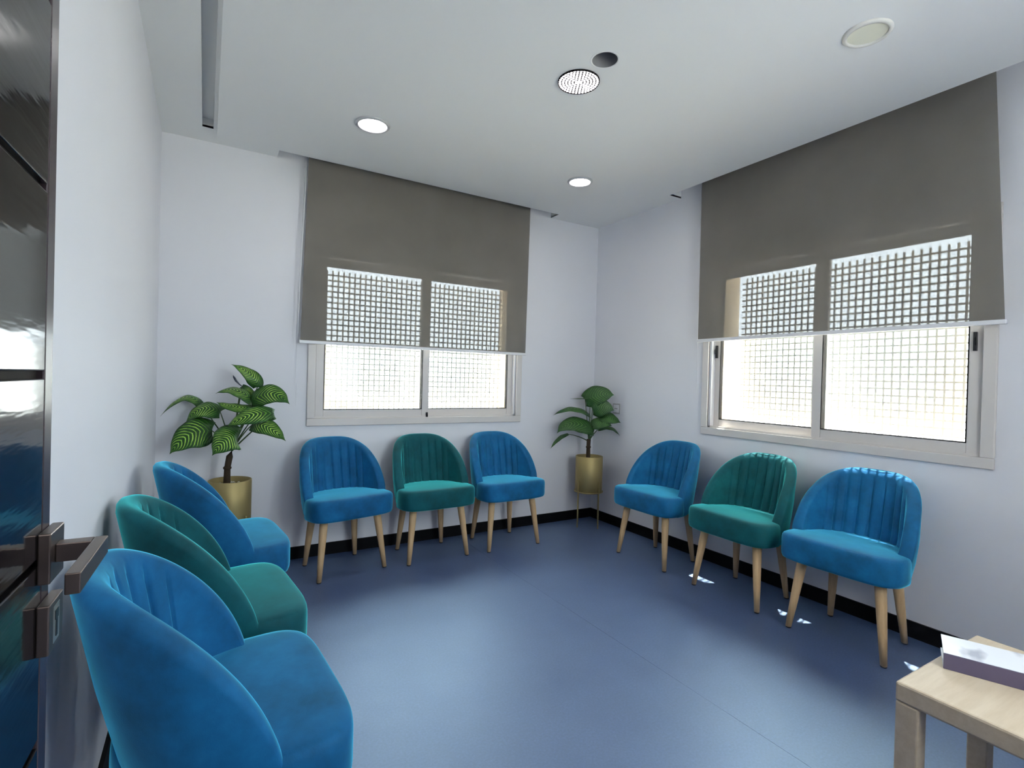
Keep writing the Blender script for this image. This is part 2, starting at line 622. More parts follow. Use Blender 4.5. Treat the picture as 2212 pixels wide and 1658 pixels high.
# roof slab (keeps the daylight out)
structure('roof_slab', MB().box((XL * S - .15, (YF - .12) * S, zc + .16), (TH * S, TH * S, zc + .42)).box((XL * S - .15, (YF - 2.0) * S, zc + .16), ((DX1 + .26) * S, (YF - .1201) * S, zc + .42)), 'facade', 'flat roof slab above the ceiling', 'roof')


# ------------------------------------------------------------------ windows
def make_window(name, axis, w0, w1, label, front_first):
    """axis 'x' window in the back wall, axis 'y' window in the right wall; w0<w1 along the wall (units).
    outer trim from trim0..trim1, two sliding sashes."""
    root = empty(name, label=label, cat='window', kind='structure')

    def B(mb, a0, a1, d0, d1, z0, z1):
        if axis == 'x':
            mb.box((a0 * S, d0, (z0 + .065) * S), (a1 * S, d1, (z1 + .065) * S))
        else:
            mb.box((d0, a0 * S, (z0 + .065) * S), (d1, a1 * S, (z1 + .065) * S))
    zb, ztp = 0.699, 1.739
    # outer frame: trim lapping over the wall plus jambs inside the opening
    t = 0.044
    for (p0, p1, za, zb_) in ((w0, w1, zb, zb + t), (w0, w1, ztp - t, ztp), (w0, w0 + t, zb + t, ztp - t), (w1 - t, w1, zb + t, ztp - t)):
        mb = MB()
        B(mb, p0, p1, -.018, .0, za, zb_)
        mb.build('frame_rail', 'alu', root, bevel=.004)
    j = .012
    fr = MB()
    i0, i1, k0, k1 = w0 + t, w1 - t, zb + t, ztp - t
    B(fr, i0 - j, i1 + j, -.010, .075, k0 - j, k0)
    B(fr, i0 - j, i1 + j, -.010, .075, k1, k1 + j)
    B(fr, i0 - j, i0, -.010, .075, k0, k1)
    B(fr, i1, i1 + j, -.010, .075, k0, k1)
    # track ribs along the sill
    B(fr, i0, i1, .000, .004, k0, k0 + .010)
    B(fr, i0, i1, .032, .036, k0, k0 + .010)
    fr.build('frame_lining', 'alu', root)
    mid = (w0 + w1) / 2
    sw = 0.0465
    lap = 0.026
    spans = [(i0 + .003, mid + lap), (mid - lap, i1 - .003)]
    for q, (a0, a1) in enumerate(spans):
        front = (q == front_first)
        d0, d1 = ((.004, .030) if front else (.037, .063))
        za, zb_ = k0 + .004, k1 - .004
        sash = MB()
        B(sash, a0, a0 + sw, d0, d1, za, zb_)
        B(sash, a1 - sw, a1, d0, d1, za, zb_)
        B(sash, a0 + sw, a1 - sw, d0, d1, za, za + sw)
        B(sash, a0 + sw, a1 - sw, d0, d1, zb_ - sw, zb_)
        so = sash.build('sash', 'alu', root, bevel=.003)
        dm = (d0 + d1) / 2
        g = MB()
        B(g, a0 + sw - .004, a1 - sw + .004, dm - .0025, dm + .0025, za + sw - .004, zb_ - sw + .004)
        g.build('glass_pane', 'glass', so)
        gk = MB()
        e = .0035
        for (p0, p1, z0, z1) in ((a0 + sw, a1 - sw, za + sw, za + sw + e), (a0 + sw, a1 - sw, zb_ - sw - e, zb_ - sw), (a0 + sw, a0 + sw + e, za + sw, zb_ - sw), (a1 - sw - e, a1 - sw, za + sw, zb_ - sw)):
            B(gk, p0, p1, d0 - .001, d1 + .001, z0, z1)
        gk.build('gasket', 'dark_gap', so)
        if axis == 'x' and q == 1:
            continue
        # latch on the outer stile
        la = MB()
        if axis == 'x':
            c_ = (a1 - .012) if q == 0 else (a1 - sw / 2)
            z0 = .738 if q == 0 else 1.10
            zz = .035 if q == 0 else .06
        else:
            c_ = (a0 + sw * .55) if q == 0 else (a1 - sw / 2)
            z0, zz = 1.165, .076
        B(la, c_ - .006, c_ + .006, d0 - .012, d0 + .001, z0, z0 + zz)
        B(la, c_ - .003, c_ + .003, d0 - .022, d0 - .011, z0 + zz * .3, z0 + zz * .7)
        la.build('latch', 'black', so, bevel=.001)
    return root


make_window('window_1', 'x', -2.141, -0.685, 'two pane sliding window with white frame in the far wall', 0)
make_window('window_2', 'y', -2.425, -1.043, 'two pane sliding window with white frame in the right wall', 0)


# lattice screens in the outer reveals
def make_lattice(axis, a0, a1, z0, z1, d, pitch, label):
    root = empty('lattice_screen', label=label, cat='screen', group='window lattices')
    bw, bd = .0100, .006
    na = int((a1 - a0) / pitch)
    nz = int((z1 - z0) / pitch)
    L_v = (z1 - z0) * S
    L_h = (a1 - a0) * S
    mv = MB().box((-bw / 2, -bd / 2, 0), (bw / 2, bd / 2, L_v))
    mh = MB().box((0, -bd / 2, -bw / 2), (L_h, bd / 2, bw / 2)) if axis == 'x' else MB().box((-bd / 2, 0, -bw / 2), (bd / 2, L_h, bw / 2))
    if axis == 'y':
        mv = MB().box((-bd / 2, -bw / 2, 0), (bd / 2, bw / 2, L_v))
    v0 = mv.build('upright_bar', 'lattice', root)
    h0 = mh.build('cross_bar', 'lattice', root)
    for i in range(na + 1):
        o = v0 if i == 0 else v0.copy()
        if i:
            COL.objects.link(o)
            o.parent = root
        p = (a0 + (i + .5) * pitch)
        if p > a1:
            o.location = (0, 0, 0)
            bpy.data.objects.remove(o)
            continue
        o.location = U(p, d, z0) if axis == 'x' else U(d, p, z0)
    for k in range(nz):
        o = h0 if k == 0 else h0.copy()
        if k:
            COL.objects.link(o)
            o.parent = root
        zz = z0 + (k + .6) * pitch
        o.location = U(a0, d, zz) if axis == 'x' else U(d, a0, zz)
    return root


make_lattice('x', BX0 + .004, BX1 - .004, OZ0 + .002, 1.655, .200, .0345, 'white square lattice outside the window in the far wall')
make_lattice('y', RY0 + .004, RY1 - .057, OZ0 + .002, 1.657, .200, .0345, 'white square lattice outside the window in the right wall')


# ------------------------------------------------------------------ roller blinds
def make_blind(axis, a0, a1, a0b, a1b, zb, d, label):
    root = empty('roller_blind', label=label, cat='blind', group='roller blinds')
    zt_ = H + .040

    def P(a, off, z):
        return U(a, -off, z) if axis == 'x' else U(-off, a, z)
    mb = MB()
    n = 14
    th = .0012
    for side in (-1, 1):
        for i in range(n):
            t0, t1 = i / n, (i + 1) / n
            z0, z1 = zb + (zt_ - zb) * t0, zb + (zt_ - zb) * t1

            def ed(t, w):
                return (a0b + (a0 - a0b) * t) if w == 0 else (a1b + (a1 - a1b) * t)
            mb.quad(P(ed(t0, 0), d + side * th / 2, z0), P(ed(t0, 1), d + side * th / 2, z0), P(ed(t1, 1), d + side * th / 2, z1), P(ed(t1, 0), d + side * th / 2, z1))
            break
        break
    mb = MB().quad(P(a0b, d, zb), P(a1b, d, zb), P(a1, d, zt_), P(a0, d, zt_))
    fab = mb.build('fabric', 'blind', root)
    sd = fab.modifiers.new('thickness', 'SOLIDIFY')
    sd.thickness = .0006
    bar = MB()
    q0, q1 = P(a0b - .006, d + .008, zb - .012), P(a1b + .006, d - .008, zb + .006)
    bar.box(q0, q1)
    bar.build('bottom_bar', 'bar_white', root, bevel=.003)
    rol = MB()
    rol.tube([P(a0, d + .018, H + .036), P(a1, d + .018, H + .036)], .020, 16)
    rol.build('roller_tube', 'alu_grey', root)
    return root, P


bl, P = make_blind('x', -2.166, -0.671, -2.190, -0.682, 1.188, .05, 'brown grey roller blind pulled halfway down over the far wall window')
ch = MB()
ch.tube([P(-2.178, .062, H + .03), P(-2.188, .062, 1.9), P(-2.202, .062, 1.45), P(-2.206, .060, 1.23)], .0028, 6)
ch.tube([P(-2.180, .020, H + .03), P(-2.190, .020, 1.9), P(-2.200, .020, 1.2), P(-2.206, .016, .95), P(-2.200, .016, .82), P(-2.193, .016, .95)], .0012, 6)
ch.build('pull_chain', 'bar_white', bl)
br, P = make_blind('y', -2.405, -1.040, -2.456, -1.043, 1.272, .06, 'brown grey roller blind pulled halfway down over the right wall window')
ch = MB()
ch.tube([P(-1.028, .05, H + .03), P(-1.030, .05, 1.6), P(-1.032, .05, .95)], .0012, 6)
ch.build('pull_chain', 'bar_white', br)


# ------------------------------------------------------------------ door
dxf = -2.7801                      # door face plane, units
DE, DH = -2.513, -3.400            # free edge / hinge edge
DOOR_A = math.radians(-2.0)
door = empty('door_1', U(dxf + math.sin(DOOR_A) * (DE - DH), DE - math.cos(DOOR_A) * (DE - DH), -.065), DOOR_A, label='glossy black door of wide horizontal boards standing open along the left wall', cat='door', kind='structure')


def D(mb, y0, y1, z0, z1, dx0, dx1):
    """local box: y measured from hinge in metres, z metres, dx metres out of the face"""
    return mb.box((dx0, y0, z0), (dx1, y1, z1))


dl = (DE - DH) * S
lip = .027
grooves = [(.993 + .065) * S + k * .198 for k in range(-6, 8)]
DT = 2.19
core = MB()
D(core, 0, dl, .012, DT, -.034, -.007)
core.build('core', 'dark_gap', door)
edges = [.012] + [g for g in grooves if .05 < g < DT - .05] + [DT]
for i in range(len(edges) - 1):
    pb = MB()
    D(pb, 0, dl - lip - .0015, edges[i] + (.004 if i else 0), edges[i + 1] - .004, -.010, 0)
    pb.build('board', 'door', door, bevel=.0015)
lp = MB()
D(lp, dl - lip, dl + .001, .012, DT, -.036, .0)
lp.build('edge_strip', 'door_lip', door, bevel=.002)
hy, hz = (-2.528 - DH) * S, (.820 + .065) * S
ros = MB()
D(ros, hy - .026, hy + .026, hz - .027, hz + .027, .0, .011)
hro = ros.build('handle_plate', 'handle', door, bevel=.0015)
lev = MB()
D(lev, hy - .009, hy + .009, hz - .009, hz + .011, .011, .042)
D(lev, hy - .118, hy + .009, hz - .009, hz + .011, .042, .054)
lev.build('lever', 'handle', hro, bevel=.001)
kz = (.752 + .065) * S
kp = MB()
D(kp, hy - .026, hy + .026, kz - .027, kz + .027, .0, .011)
kpo = kp.build('lock_plate', 'handle', door, bevel=.0015)
kh = MB()
D(kh, hy - .003, hy + .003, kz - .015, kz + .004, .0112, .0118)
D(kh, hy - .006, hy + .006, kz + .004, kz + .014, .0112, .0118)
kh.build('keyhole', 'black', kpo)
kc = MB()
D(kc, hy - .011, hy + .011, kz - .020, kz + .020, .0105, .0112)
kc.build('keyhole_cover', 'steel', kpo)


# ------------------------------------------------------------------ chairs
def superell(a, hw, yf, dp, n=2.4):
    ca, sa = math.cos(a), math.sin(a)
    return (math.copysign(abs(sa) ** (2 / n), sa) * hw, yf + (abs(ca) ** (2 / n)) * dp)


HW, YFR, DEP = .266, -.125, .340         # shell half width, y of the shell ends, depth to the back
ZS, ZT, ZB, RD = .450, .794, .338, .385            # rim at the ends, rim at the back, underside


def shell_mesh():
    ncol = 168
    pts = []
    for i in range(ncol + 1):
        a = -PI / 2 + PI * i / ncol
        pts.append(Vector(superell(a, HW, YFR, DEP)))
    # resample evenly
    L = [0]
    for i in range(ncol):
        L.append(L[-1] + (pts[i + 1] - pts[i]).length)
    ev = []
    k = 0
    for i in range(ncol + 1):
        t = L[-1] * i / ncol
        while k < ncol - 1 and L[k + 1] < t:
            k += 1
        f = (t - L[k]) / max(1e-9, L[k + 1] - L[k])
        ev.append(pts[k].lerp(pts[k + 1], min(1, max(0, f))))
    rings = []
    nch, span = 8, .54
    for i in range(ncol + 1):
        s_ = -1 + 2 * i / ncol
        p = ev[i]
        tg = (ev[min(i + 1, ncol)] - ev[max(i - 1, 0)]).normalized()
        nrm = Vector((-tg.y, tg.x))
        if nrm.dot(p - Vector((0, -.02))) < 0:
            nrm = -nrm
        w = max(0, min(1, (p.y - YFR) / DEP))
        zr = ZT - RD * (1 - max(0.0, 1 - (1 - w) ** 1.36) ** .62)
        # channels on the inner face
        ch_ = 0.0
        c = (s_ / span + 1) / 2 * nch
        if -0.02 < c < nch + .02:
            fr_ = c - math.floor(c)
            ch_ = -.011 * (1 - min(1, abs(min(fr_, 1 - fr_)) / .18)) ** 1.3 + .0045 * math.sin(PI * fr_)
            ch_ *= min(1, max(0, (zr - ZS) / .12))
        end = 1 - min(1, abs(abs(s_) - 1) / .035)
        shrink = math.sqrt(max(0, 1 - end ** 2)) * .55 + .45
        T = .056
        lean = .095 * w
        sec = []
        ov = [(.040, ZB + .004), (.022, ZB), (.010, ZB + .010), (.004, ZB + .03), (.0, ZB + .09)]
        for o_, z_ in ov:
            z_ = min(z_, zr - .03)
            sec.append((o_, z_))
        sec += [(.0, (ZB + .09 + zr - .045) / 2 if zr > ZB + .15 else zr - .032), (.0, zr - .028), (.004, zr - .013), (.012, zr - .004), (T / 2, zr), (T - .012, zr - .004), (T - .004, zr - .013), (T, zr - .028)]
        zi = .395
        for q in (.06, .15, .3, .5, .7, .85, 1.0):
            z_ = (zr - .028) * (1 - q) + min(zi, zr - .04) * q
            fade = max(0, min(1, (q - .02) / .13))
            sec.append((T - ch_ * 0 + ch_ * fade + .010 * math.sin(PI * q) * (1 - w) * 0, z_))
        sec.append((T - .004, ZB + .006))
        ring = []
        for o_, z_ in sec:
            oo = T / 2 + (o_ - T / 2) * shrink
            zz = z_
            tz = (z_ - ZB) / (ZT - ZB)
            bw = lean * (tz - 1.0)
            taper = .018 * max(0, 1 - tz / .35) if tz < .35 else 0
            q = p - nrm * (oo + taper)
            adv = 0
            ring.append((q.x, q.y + bw, zz))
        rings.append(ring)
    return MB().loft(rings)


def seat_mesh():
    n = 96
    yf = -.272
    out = []
    for i in range(n):
        a = 2 * PI * i / n
        sa, ca = math.sin(a), math.cos(a)
        if ca <= 0:      # front half: broad and nearly straight
            x = math.copysign(abs(sa) ** (2 / 4.6), sa) * (HW - .002)
            y = -.115 - (abs(ca) ** (2 / 4.2)) * (.115 + (-.115 - yf) - .115)
        else:
            x = math.copysign(abs(sa) ** (2 / 2.4), sa) * (HW - .002 - .040 * min(1, ca * 6))
            y = -.115 + (abs(ca) ** (2 / 2.4)) * .262
        # light bow of the front edge
        out.append(Vector((x, y)))
    c = Vector((0, -.06))
    prof = [(.0, .352), (.80, .349), (.94, .349), (.978, .353), (.994, .363), (1.0, .380), (1.0, .432), (.999, .447), (.992, .459), (.976, .468), (.945, .473), (.88, .476), (.75, .478), (.5, .480), (.25, .481), (.02, .481)]
    rings = []
    for k, z in prof:
        k = max(k, .02)
        ring = []
        for p in out:
            q = c + (p - c) * k
            zz = z
            if z > .43:                     # slight fall towards the back
                zz -= .014 * max(0, min(1, (q.y + .25) / .4))
            ring.append((q.x, q.y, zz))
        rings.append(ring)
    return MB().loft(rings)


LEGS = [((-.168, -.170), (-.208, -.213)), ((.168, -.170), (.208, -.213)), ((-.135, .075), (-.166, .112)), ((.135, .075), (.166, .112))]


def make_chair(material):
    root = empty('tub_chair')
    shell_mesh().build('backrest', material, root)
    seat_mesh().build('seat', material, root)
    for (tx, ty), (fx, fy) in LEGS:
        top, foot = Vector((tx, ty, .356)), Vector((fx, fy, .006))
        mb = MB()
        rings = []
        for t, r_ in ((0, .0235), (.25, .0225), (.6, .0185), (1.0, .0135)):
            p = top.lerp(foot, t)
            rings.append([(p.x + r_ * math.cos(2 * PI * j / 18), p.y + r_ * math.sin(2 * PI * j / 18), p.z) for j in range(18)])
        lg = mb.loft(rings).build('leg', 'wood', root)
        fp = MB().lathe([(.0125, 0), (.0135, .006)], (fx, fy), 14).build('foot_pad', 'black', lg)
    return root


def dup(root):
    r_ = root.copy()
    COL.objects.link(r_)
    for c in list(root.children):
        k = c.copy()
        COL.objects.link(k)
        k.parent = r_
        for g in list(c.children):
            h = g.copy()
            COL.objects.link(h)
            h.parent = k
    return r_


chair_blue = make_chair('blue')
chair_teal = make_chair('teal')
used = set()


def place_chair(kind, x, y, ang, label, group):
    """x, y: metres of the chair's origin; ang: heading (degrees) of the way it faces, 0 = +x"""
    src = chair_blue if kind == 'blue' else chair_teal
    o = src if kind not in used else dup(src)
    used.add(kind)
    o.location = (x, y, 0)
    o.rotation_euler = (0, 0, math.radians(ang + 90))
    tag(o, label, 'chair', group)
    return o


GB, GR, GL = 'chairs below the far wall window', 'chairs below the right wall window', 'chairs along the left wall'
for kind, x, y, a, lab, g in (
    ('blue', -1.989, -.212, -78, 'bright blue velvet tub chair nearest the tall plant in the row under the far window', GB),
    ('teal', -1.462, -.203, -88, 'dark teal velvet tub chair between two blue ones under the far window', GB),
    ('blue', -.949, -.203, -88, 'bright blue velvet tub chair beside the corner plant under the far window', GB),
    ('blue', -.206, -.942, 181, 'bright blue velvet tub chair beside the corner plant on the right wall', GR),
    ('teal', -.205, -1.525, 179, 'dark teal velvet tub chair between two blue ones under the right wall window', GR),
    ('blue', -.205, -2.040, 182, 'bright blue velvet tub chair nearest the side table on the right wall', GR),
):
    place_chair(kind, x * S, y * S, a, lab, g)
for kind, x, y, a, k, lab in (
    ('blue', -2.648, -2.045, 4, 1.03, 'large bright blue velvet tub chair in the foreground, beside the door handle'),
    ('teal', -2.650, -1.520, 6, 1.03, 'dark teal velvet tub chair in the middle of the left wall row'),
    ('blue', -2.615, -.915, 6, 1.03, 'bright blue velvet tub chair in front of the tall plant on the left wall'),
):
    place_chair(kind, x * S, y * S, a, lab, GL).scale = (k, k, k)


# ------------------------------------------------------------------ plants
LEAVES_L = [
  ((-2.7213, -0.2782, 1.1163), (-2.761, -0.2801, 1.1898), (-2.8568, -0.2619, 1.2446), 0.08, 0.5),
  ((-2.797, -0.2331, 1.1219), (-2.8263, -0.2416, 1.1508), (-2.8456, -0.2429, 1.1846), 0.024, 0.3),
  ((-2.738, -0.2691, 1.0304), (-2.8349, -0.2501, 1.0979), (-2.9301, -0.2199, 1.0749), 0.0907, 0.35),
  ((-2.747, -0.3033, 1.0005), (-2.8393, -0.2876, 1.0052), (-2.9256, -0.2754, 1.0305), 0.08, 0.4),
  ((-2.7512, -0.2874, 1.0313), (-2.6615, -0.3926, 1.0837), (-2.5686, -0.4484, 1.0266), 0.1173, 0.75),
  ((-2.6398, -0.3673, 0.9695), (-2.7634, -0.3855, 0.9618), (-2.8756, -0.3456, 0.8991), 0.1067, 0.7),
  ((-2.7514, -0.3278, 0.9025), (-2.6784, -0.4366, 0.9003), (-2.5918, -0.5149, 0.8264), 0.096, 0.6),
  ((-2.992, -0.0661, 0.9928), (-3.0823, -0.0643, 1.0464), (-3.1969, -0.0364, 0.9364), 0.0853, 0.3),
  ((-2.9019, -0.1722, 0.9666), (-2.9982, -0.1672, 0.9829), (-3.0706, -0.1511, 0.9068), 0.1227, 0.5),
  ((-2.9419, -0.2149, 0.8651), (-3.0519, -0.2413, 0.8453), (-3.1393, -0.2426, 0.7454), 0.176, 0.8),
  ((-2.8145, -0.317, 0.8405), (-2.8794, -0.3702, 0.8281), (-2.9412, -0.3735, 0.7458), 0.1653, 0.9),
  ((-2.743, -0.267, 0.9316), (-2.7114, -0.3116, 0.9743), (-2.6398, -0.3673, 0.9695), 0.0693, 0.5),
  ((-2.8017, -0.1911, 1.1128), (-2.7625, -0.2279, 1.0767), (-2.7182, -0.2544, 1.0566), 0.0693, 0.7),
]
LEAVES_R = [
  ((-0.2122, -0.211, 1.0607), (-0.2961, -0.1873, 1.0593), (-0.3789, -0.1512, 1.0534), 0.0348, 0.1),
  ((-0.2485, -0.1896, 1.0441), (-0.1726, -0.2866, 1.0949), (-0.0782, -0.3558, 1.0945), 0.1393, 0.8),
  ((-0.2157, -0.249, 0.9702), (-0.1625, -0.3197, 0.9896), (-0.0912, -0.3754, 0.9698), 0.1238, 0.9),
  ((-0.1619, -0.2815, 0.9181), (-0.1042, -0.3421, 0.9066), (-0.0358, -0.3962, 0.8678), 0.0967, 0.6),
  ((-0.2166, -0.2497, 0.8435), (-0.17, -0.3164, 0.8675), (-0.1127, -0.3769, 0.8412), 0.0928, 0.6),
  ((-0.1656, -0.2673, 0.8055), (-0.0875, -0.3266, 0.8245), (-0.017, -0.3692, 0.7576), 0.058, 0.3),
  ((-0.2095, -0.2139, 0.9176), (-0.354, -0.1537, 0.9728), (-0.4951, -0.0835, 0.9117), 0.0774, 0.3),
  ((-0.2025, -0.2586, 0.7941), (-0.3862, -0.2011, 0.8543), (-0.4989, -0.148, 0.7686), 0.116, 0.6),
  ((-0.3798, -0.1403, 0.7603), (-0.4519, -0.111, 0.7211), (-0.5162, -0.0867, 0.6363), 0.0425, 0.3),
]
VIEW = Vector((-.514, -.858, .08)).normalized()     # towards the room's middle, where the leaves open to


def leaf_mesh(base, mid_, tip, width, face, rnd):
    base, mid_, tip = Vector(base), Vector(mid_), Vector(tip)
    ctl = 2 * mid_ - (base + tip) / 2
    nl, nw = 22, 10
    v, uv = [], []
    for i in range(nl + 1):
        t = i / nl
        p = (1 - t) ** 2 * base + 2 * t * (1 - t) * ctl + t * t * tip
        tg = (2 * (1 - t) * (ctl - base) + 2 * t * (tip - ctl)).normalized()
        nrm = (Vector((0, 0, 1)) * (1 - face) + VIEW * face).normalized()
        sd = tg.cross(nrm)
        if sd.length < .05:
            sd = tg.cross(Vector((.3, .2, 1)))
        sd.normalize()
        nn = sd.cross(tg).normalized()
        # heart-shaped base, pointed drip tip
        w = math.sin(PI * min(1, (t * .93 + .07)) ** .78) ** .72 * (1 - .25 * t)
        if t > .86:
            w *= max(0.0, (1 - (t - .86) / .14)) ** .8 * .9 + .02
        w *= width * .5 * 1.08
        for j in range(nw + 1):
            u_ = -1 + 2 * j / nw
            cup = .22 * w * abs(u_) ** 1.5 - .06 * w * (1 - abs(u_))
            wav = .045 * w * math.sin(t * 17 + j * .7 + rnd) * abs(u_) ** 2
            back = .10 * width * (abs(u_) ** 2) * max(0, 1 - t / .25)      # basal lobes sweep back
            v.append(p + sd * (u_ * w) - nn * (cup * .6 - wav) - tg * back)
            uv.append(((u_ + 1) / 2, t))
    f = []
    for i in range(nl):
        for j in range(nw):
            a = i * (nw + 1) + j
            f.append((a, a + 1, a + nw + 2, a + nw + 1))
    me = bpy.data.meshes.new('leaf')
    me.from_pydata([tuple(q) for q in v], [], f)
    l = me.uv_layers.new(name='leaf')
    for lp_ in me.loops:
        l.data[lp_.index].uv = uv[lp_.vertex_index]
    me.polygons.foreach_set('use_smooth', [True] * len(f))
    return me, base, mid_


def make_plant(cx_, cy_, leaves, stem, crown, leafmat, label, turn, bud=None, broad=1.0):
    root = empty('potted_plant', (cx_, cy_, 0), label=label, cat='plant', group='potted plants in gold pots')
    inv = Vector((-cx_, -cy_, 0))
    R_, z0, z1 = .112, .282, .582
    MB().lathe([(.001, z0), (R_ - .004, z0), (R_, z0 + .004), (R_, z1 - .002), (R_ - .002, z1), (R_ - .006, z1), (R_ - .007, z1 - .05), (R_ - .007, z0 + .02), (.001, z0 + .02)], (0, 0), 48, False, False).build('pot', 'brass', root)
    MB().lathe([(.001, z0 + .03), (R_ - .008, z0 + .03), (R_ - .008, z1 - .035), (.001, z1 - .028)], (0, 0), 32, False, False).build('soil', 'soil', root)
    pbm = MB()
    rg = random.Random(4)
    for k in range(46):
        a, q = rg.uniform(0, 2 * PI), rg.uniform(.03, R_ - .018)
        s_ = rg.uniform(.005, .010)
        x, y, z = q * math.cos(a), q * math.sin(a), z1 - .031 + s_ * .4
        pbm.lathe([(s_ * .4, z - s_ * .5), (s_, z), (s_ * .5, z + s_ * .55)], (x, y), 6)
    tag(pbm.build('pebbles', 'pebble', root), kind='stuff')
    for k in range(4):
        a = turn + math.radians(45 + 90 * k)
        x, y = (R_ + .006) * math.cos(a), (R_ + .006) * math.sin(a)
        lm = MB()
        lm.box((x - .004, y - .004, 0), (x + .004, y + .004, .385))
        lm.build('stand_leg', 'brass', root, bevel=.001)
    ring = MB()
    n = 48
    ring.loft([[((R_ + .002 + dr) * math.cos(2 * PI * j / n), (R_ + .002 + dr) * math.sin(2 * PI * j / n), z0 + .004 + dz) for j in range(n)] for dr, dz in ((0, 0), (.006, 0), (.006, .008), (0, .008))], False, False)
    ring.build('stand_ring', 'brass', root)
    sp = [Vector(p) + inv for p in stem]
    st_ = MB()
    st_.tube([sp[0] - Vector((0, 0, .03))] + sp, [.019, .018, .0165, .0175, .010][:len(sp) + 1], 12)
    m_ = sp[1]
    st_.lathe([(.014, m_.z - .012), (.0215, m_.z - .004), (.0215, m_.z + .004), (.014, m_.z + .012)], (m_.x, m_.y), 12)
    st_.build('stem', 'stem', root)
    cr = Vector(crown) + inv
    for i, (b_, m2, t_, w, fc) in enumerate(leaves):
        me, bb, mm = leaf_mesh(b_, m2, t_, w * broad, fc, i * 1.7)
        me.transform(Matrix.Translation(inv))
        me.materials.append(M['leaf_bud'] if i == bud else M[leafmat])
        o = bpy.data.objects.new('leaf', me)
        COL.objects.link(o)
        o.parent = root
        sd = o.modifiers.new('thickness', 'SOLIDIFY')
        sd.thickness = .0008
        # petiole from the crown to the leaf base
        e = bb + inv
        q0 = cr.copy()
        c1_ = q0.lerp(e, .5) + Vector((0, 0, .02)) + (q0 - e) * 0.06
        pts = [(1 - t) ** 2 * q0 + 2 * t * (1 - t) * c1_ + t * t * e for t in [k / 8 for k in range(9)]]
        MB().tube(pts, [.0050 - .0026 * k / 8 for k in range(9)], 7).build('petiole', 'petiole', o)
    return root


make_plant(-2.530 * S, -.190 * S, LEAVES_L, [(-2.8623, -0.1995, 0.5678), (-2.8615, -0.1993, 0.6478), (-2.8513, -0.2047, 0.7148), (-2.8365, -0.2129, 0.7619)], (-2.8405, -0.2109, 0.7469), 'leaf',
           'tall potted plant with bright yellow-green striped leaves in gold pot by the left wall', math.radians(88), bud=1, broad=1.08)
make_plant(-.190 * S, -.197 * S, LEAVES_R, [(-0.2179, -0.2123, 0.5653), (-0.2179, -0.2114, 0.6543), (-0.2158, -0.2121, 0.7201)], (-0.2158, -0.2121, 0.7001), 'leaf_dark',
           'dark green leafy potted plant in gold pot standing in the room corner', math.radians(50.6), broad=1.28)


# ------------------------------------------------------------------ side table and book
TX0, TX1, TY1, TY0 = -1.278, -.815, -2.631, -3.10
TZ = .45
tb = empty('side_table', U((TX0 + TX1) / 2, (TY0 + TY1) / 2), label='square pale birch side table with thick top, at the frame corner', cat='table')
wx, wy = (TX1 - TX0) * S / 2, (TY1 - TY0) * S / 2
MB().box((-wx, -wy, TZ - .05), (wx, wy, TZ)).build('tabletop', 'birch', tb, bevel=.006)
lw = .05
for sx in (-1, 1):
    for sy in (-1, 1):
        x, y = sx * (wx - lw / 2 - .001), sy * (wy - lw / 2 - .001)
        lg = MB().box((x - lw / 2, y - lw / 2, .004), (x + lw / 2, y + lw / 2, TZ - .05)).build('leg', 'birch', tb, bevel=.004)
        MB().box((x - lw / 2 + .006, y - lw / 2 + .006, 0), (x + lw / 2 - .006, y + lw / 2 - .006, .0042)).build('foot_pad', 'black', lg)

m = M['cover'] = mat('white_glossy_cover', (0.78, 0.79, 0.83), 0.25, 0.5)
nt, b = nodes(m)
n = noise(nt, 9, 3, 0.55, stretch=(1, .6, 1))
r = ramp(nt, n.outputs['Fac'], [(0.36, (0.42, 0.43, 0.50)), (0.46, (0.80, 0.81, 0.85)), (1.0, (0.82, 0.83, 0.87))])
nt.links.new(r.outputs[0], b.inputs['Base Color'])
M['spine'] = mat('mauve_grey_spine', (0.10, 0.082, 0.14), 0.4, 0.4)
M['pages'] = mat('book_pages', (0.75, 0.73, 0.68), 0.8, 0.1)
# book axes on the table (units): near-left corner, direction of the spine, direction across
b0, b1, b2 = Vector((-1.112, -2.662)) * S, Vector((-1.024, -2.785)) * S, Vector((-.995, -2.633)) * S
es = (b1 - b0).normalized()
book = empty('book', (b0.x, b0.y, TZ), math.radians(-68), label='thick white covered book with mauve grey spine lying on the side table', cat='book')
blen, bwid, bth = .275, (b2 - b0).length, .042
MB().box((.0, .0, 0), (blen, bwid, .003)).build('back_cover', 'cover', book)
MB().box((.0, .0, bth - .003), (blen, bwid, bth)).build('front_cover', 'cover', book)
MB().box((.0, -.0015, 0), (blen, .0025, bth)).build('spine', 'spine', book, bevel=.001)
MB().box((.004, .0026, .0031), (blen - .004, bwid - .004, bth - .0031)).build('pages', 'pages', book)


# ------------------------------------------------------------------ ceiling lights
def lamp(x, y, r_, on, label, group):
    root = empty('ceiling_light', U(x, y, H) - Vector((0, 0, st)), label=label, cat='light', group=group)
    R_ = r_ * S
    ringm = 'lamp_ring' if on else 'lamp_ring_off'
    n = 40
    MB().loft([[(q * math.cos(2 * PI * j / n), q * math.sin(2 * PI * j / n), z) for j in range(n)] for q, z in ((R_, 0), (R_, -.004), (R_ * .93, -.010), (R_ * .82, -.010), (R_ * .80, -.004), (R_ * .80, 0))], False, False).build('ring', ringm, root)
    MB().lathe([(R_ * .81, -.0005), (R_ * .81, -.0035)], (0, 0), n).build('diffuser', 'lamp' if on else 'lamp_off', root)
    return root


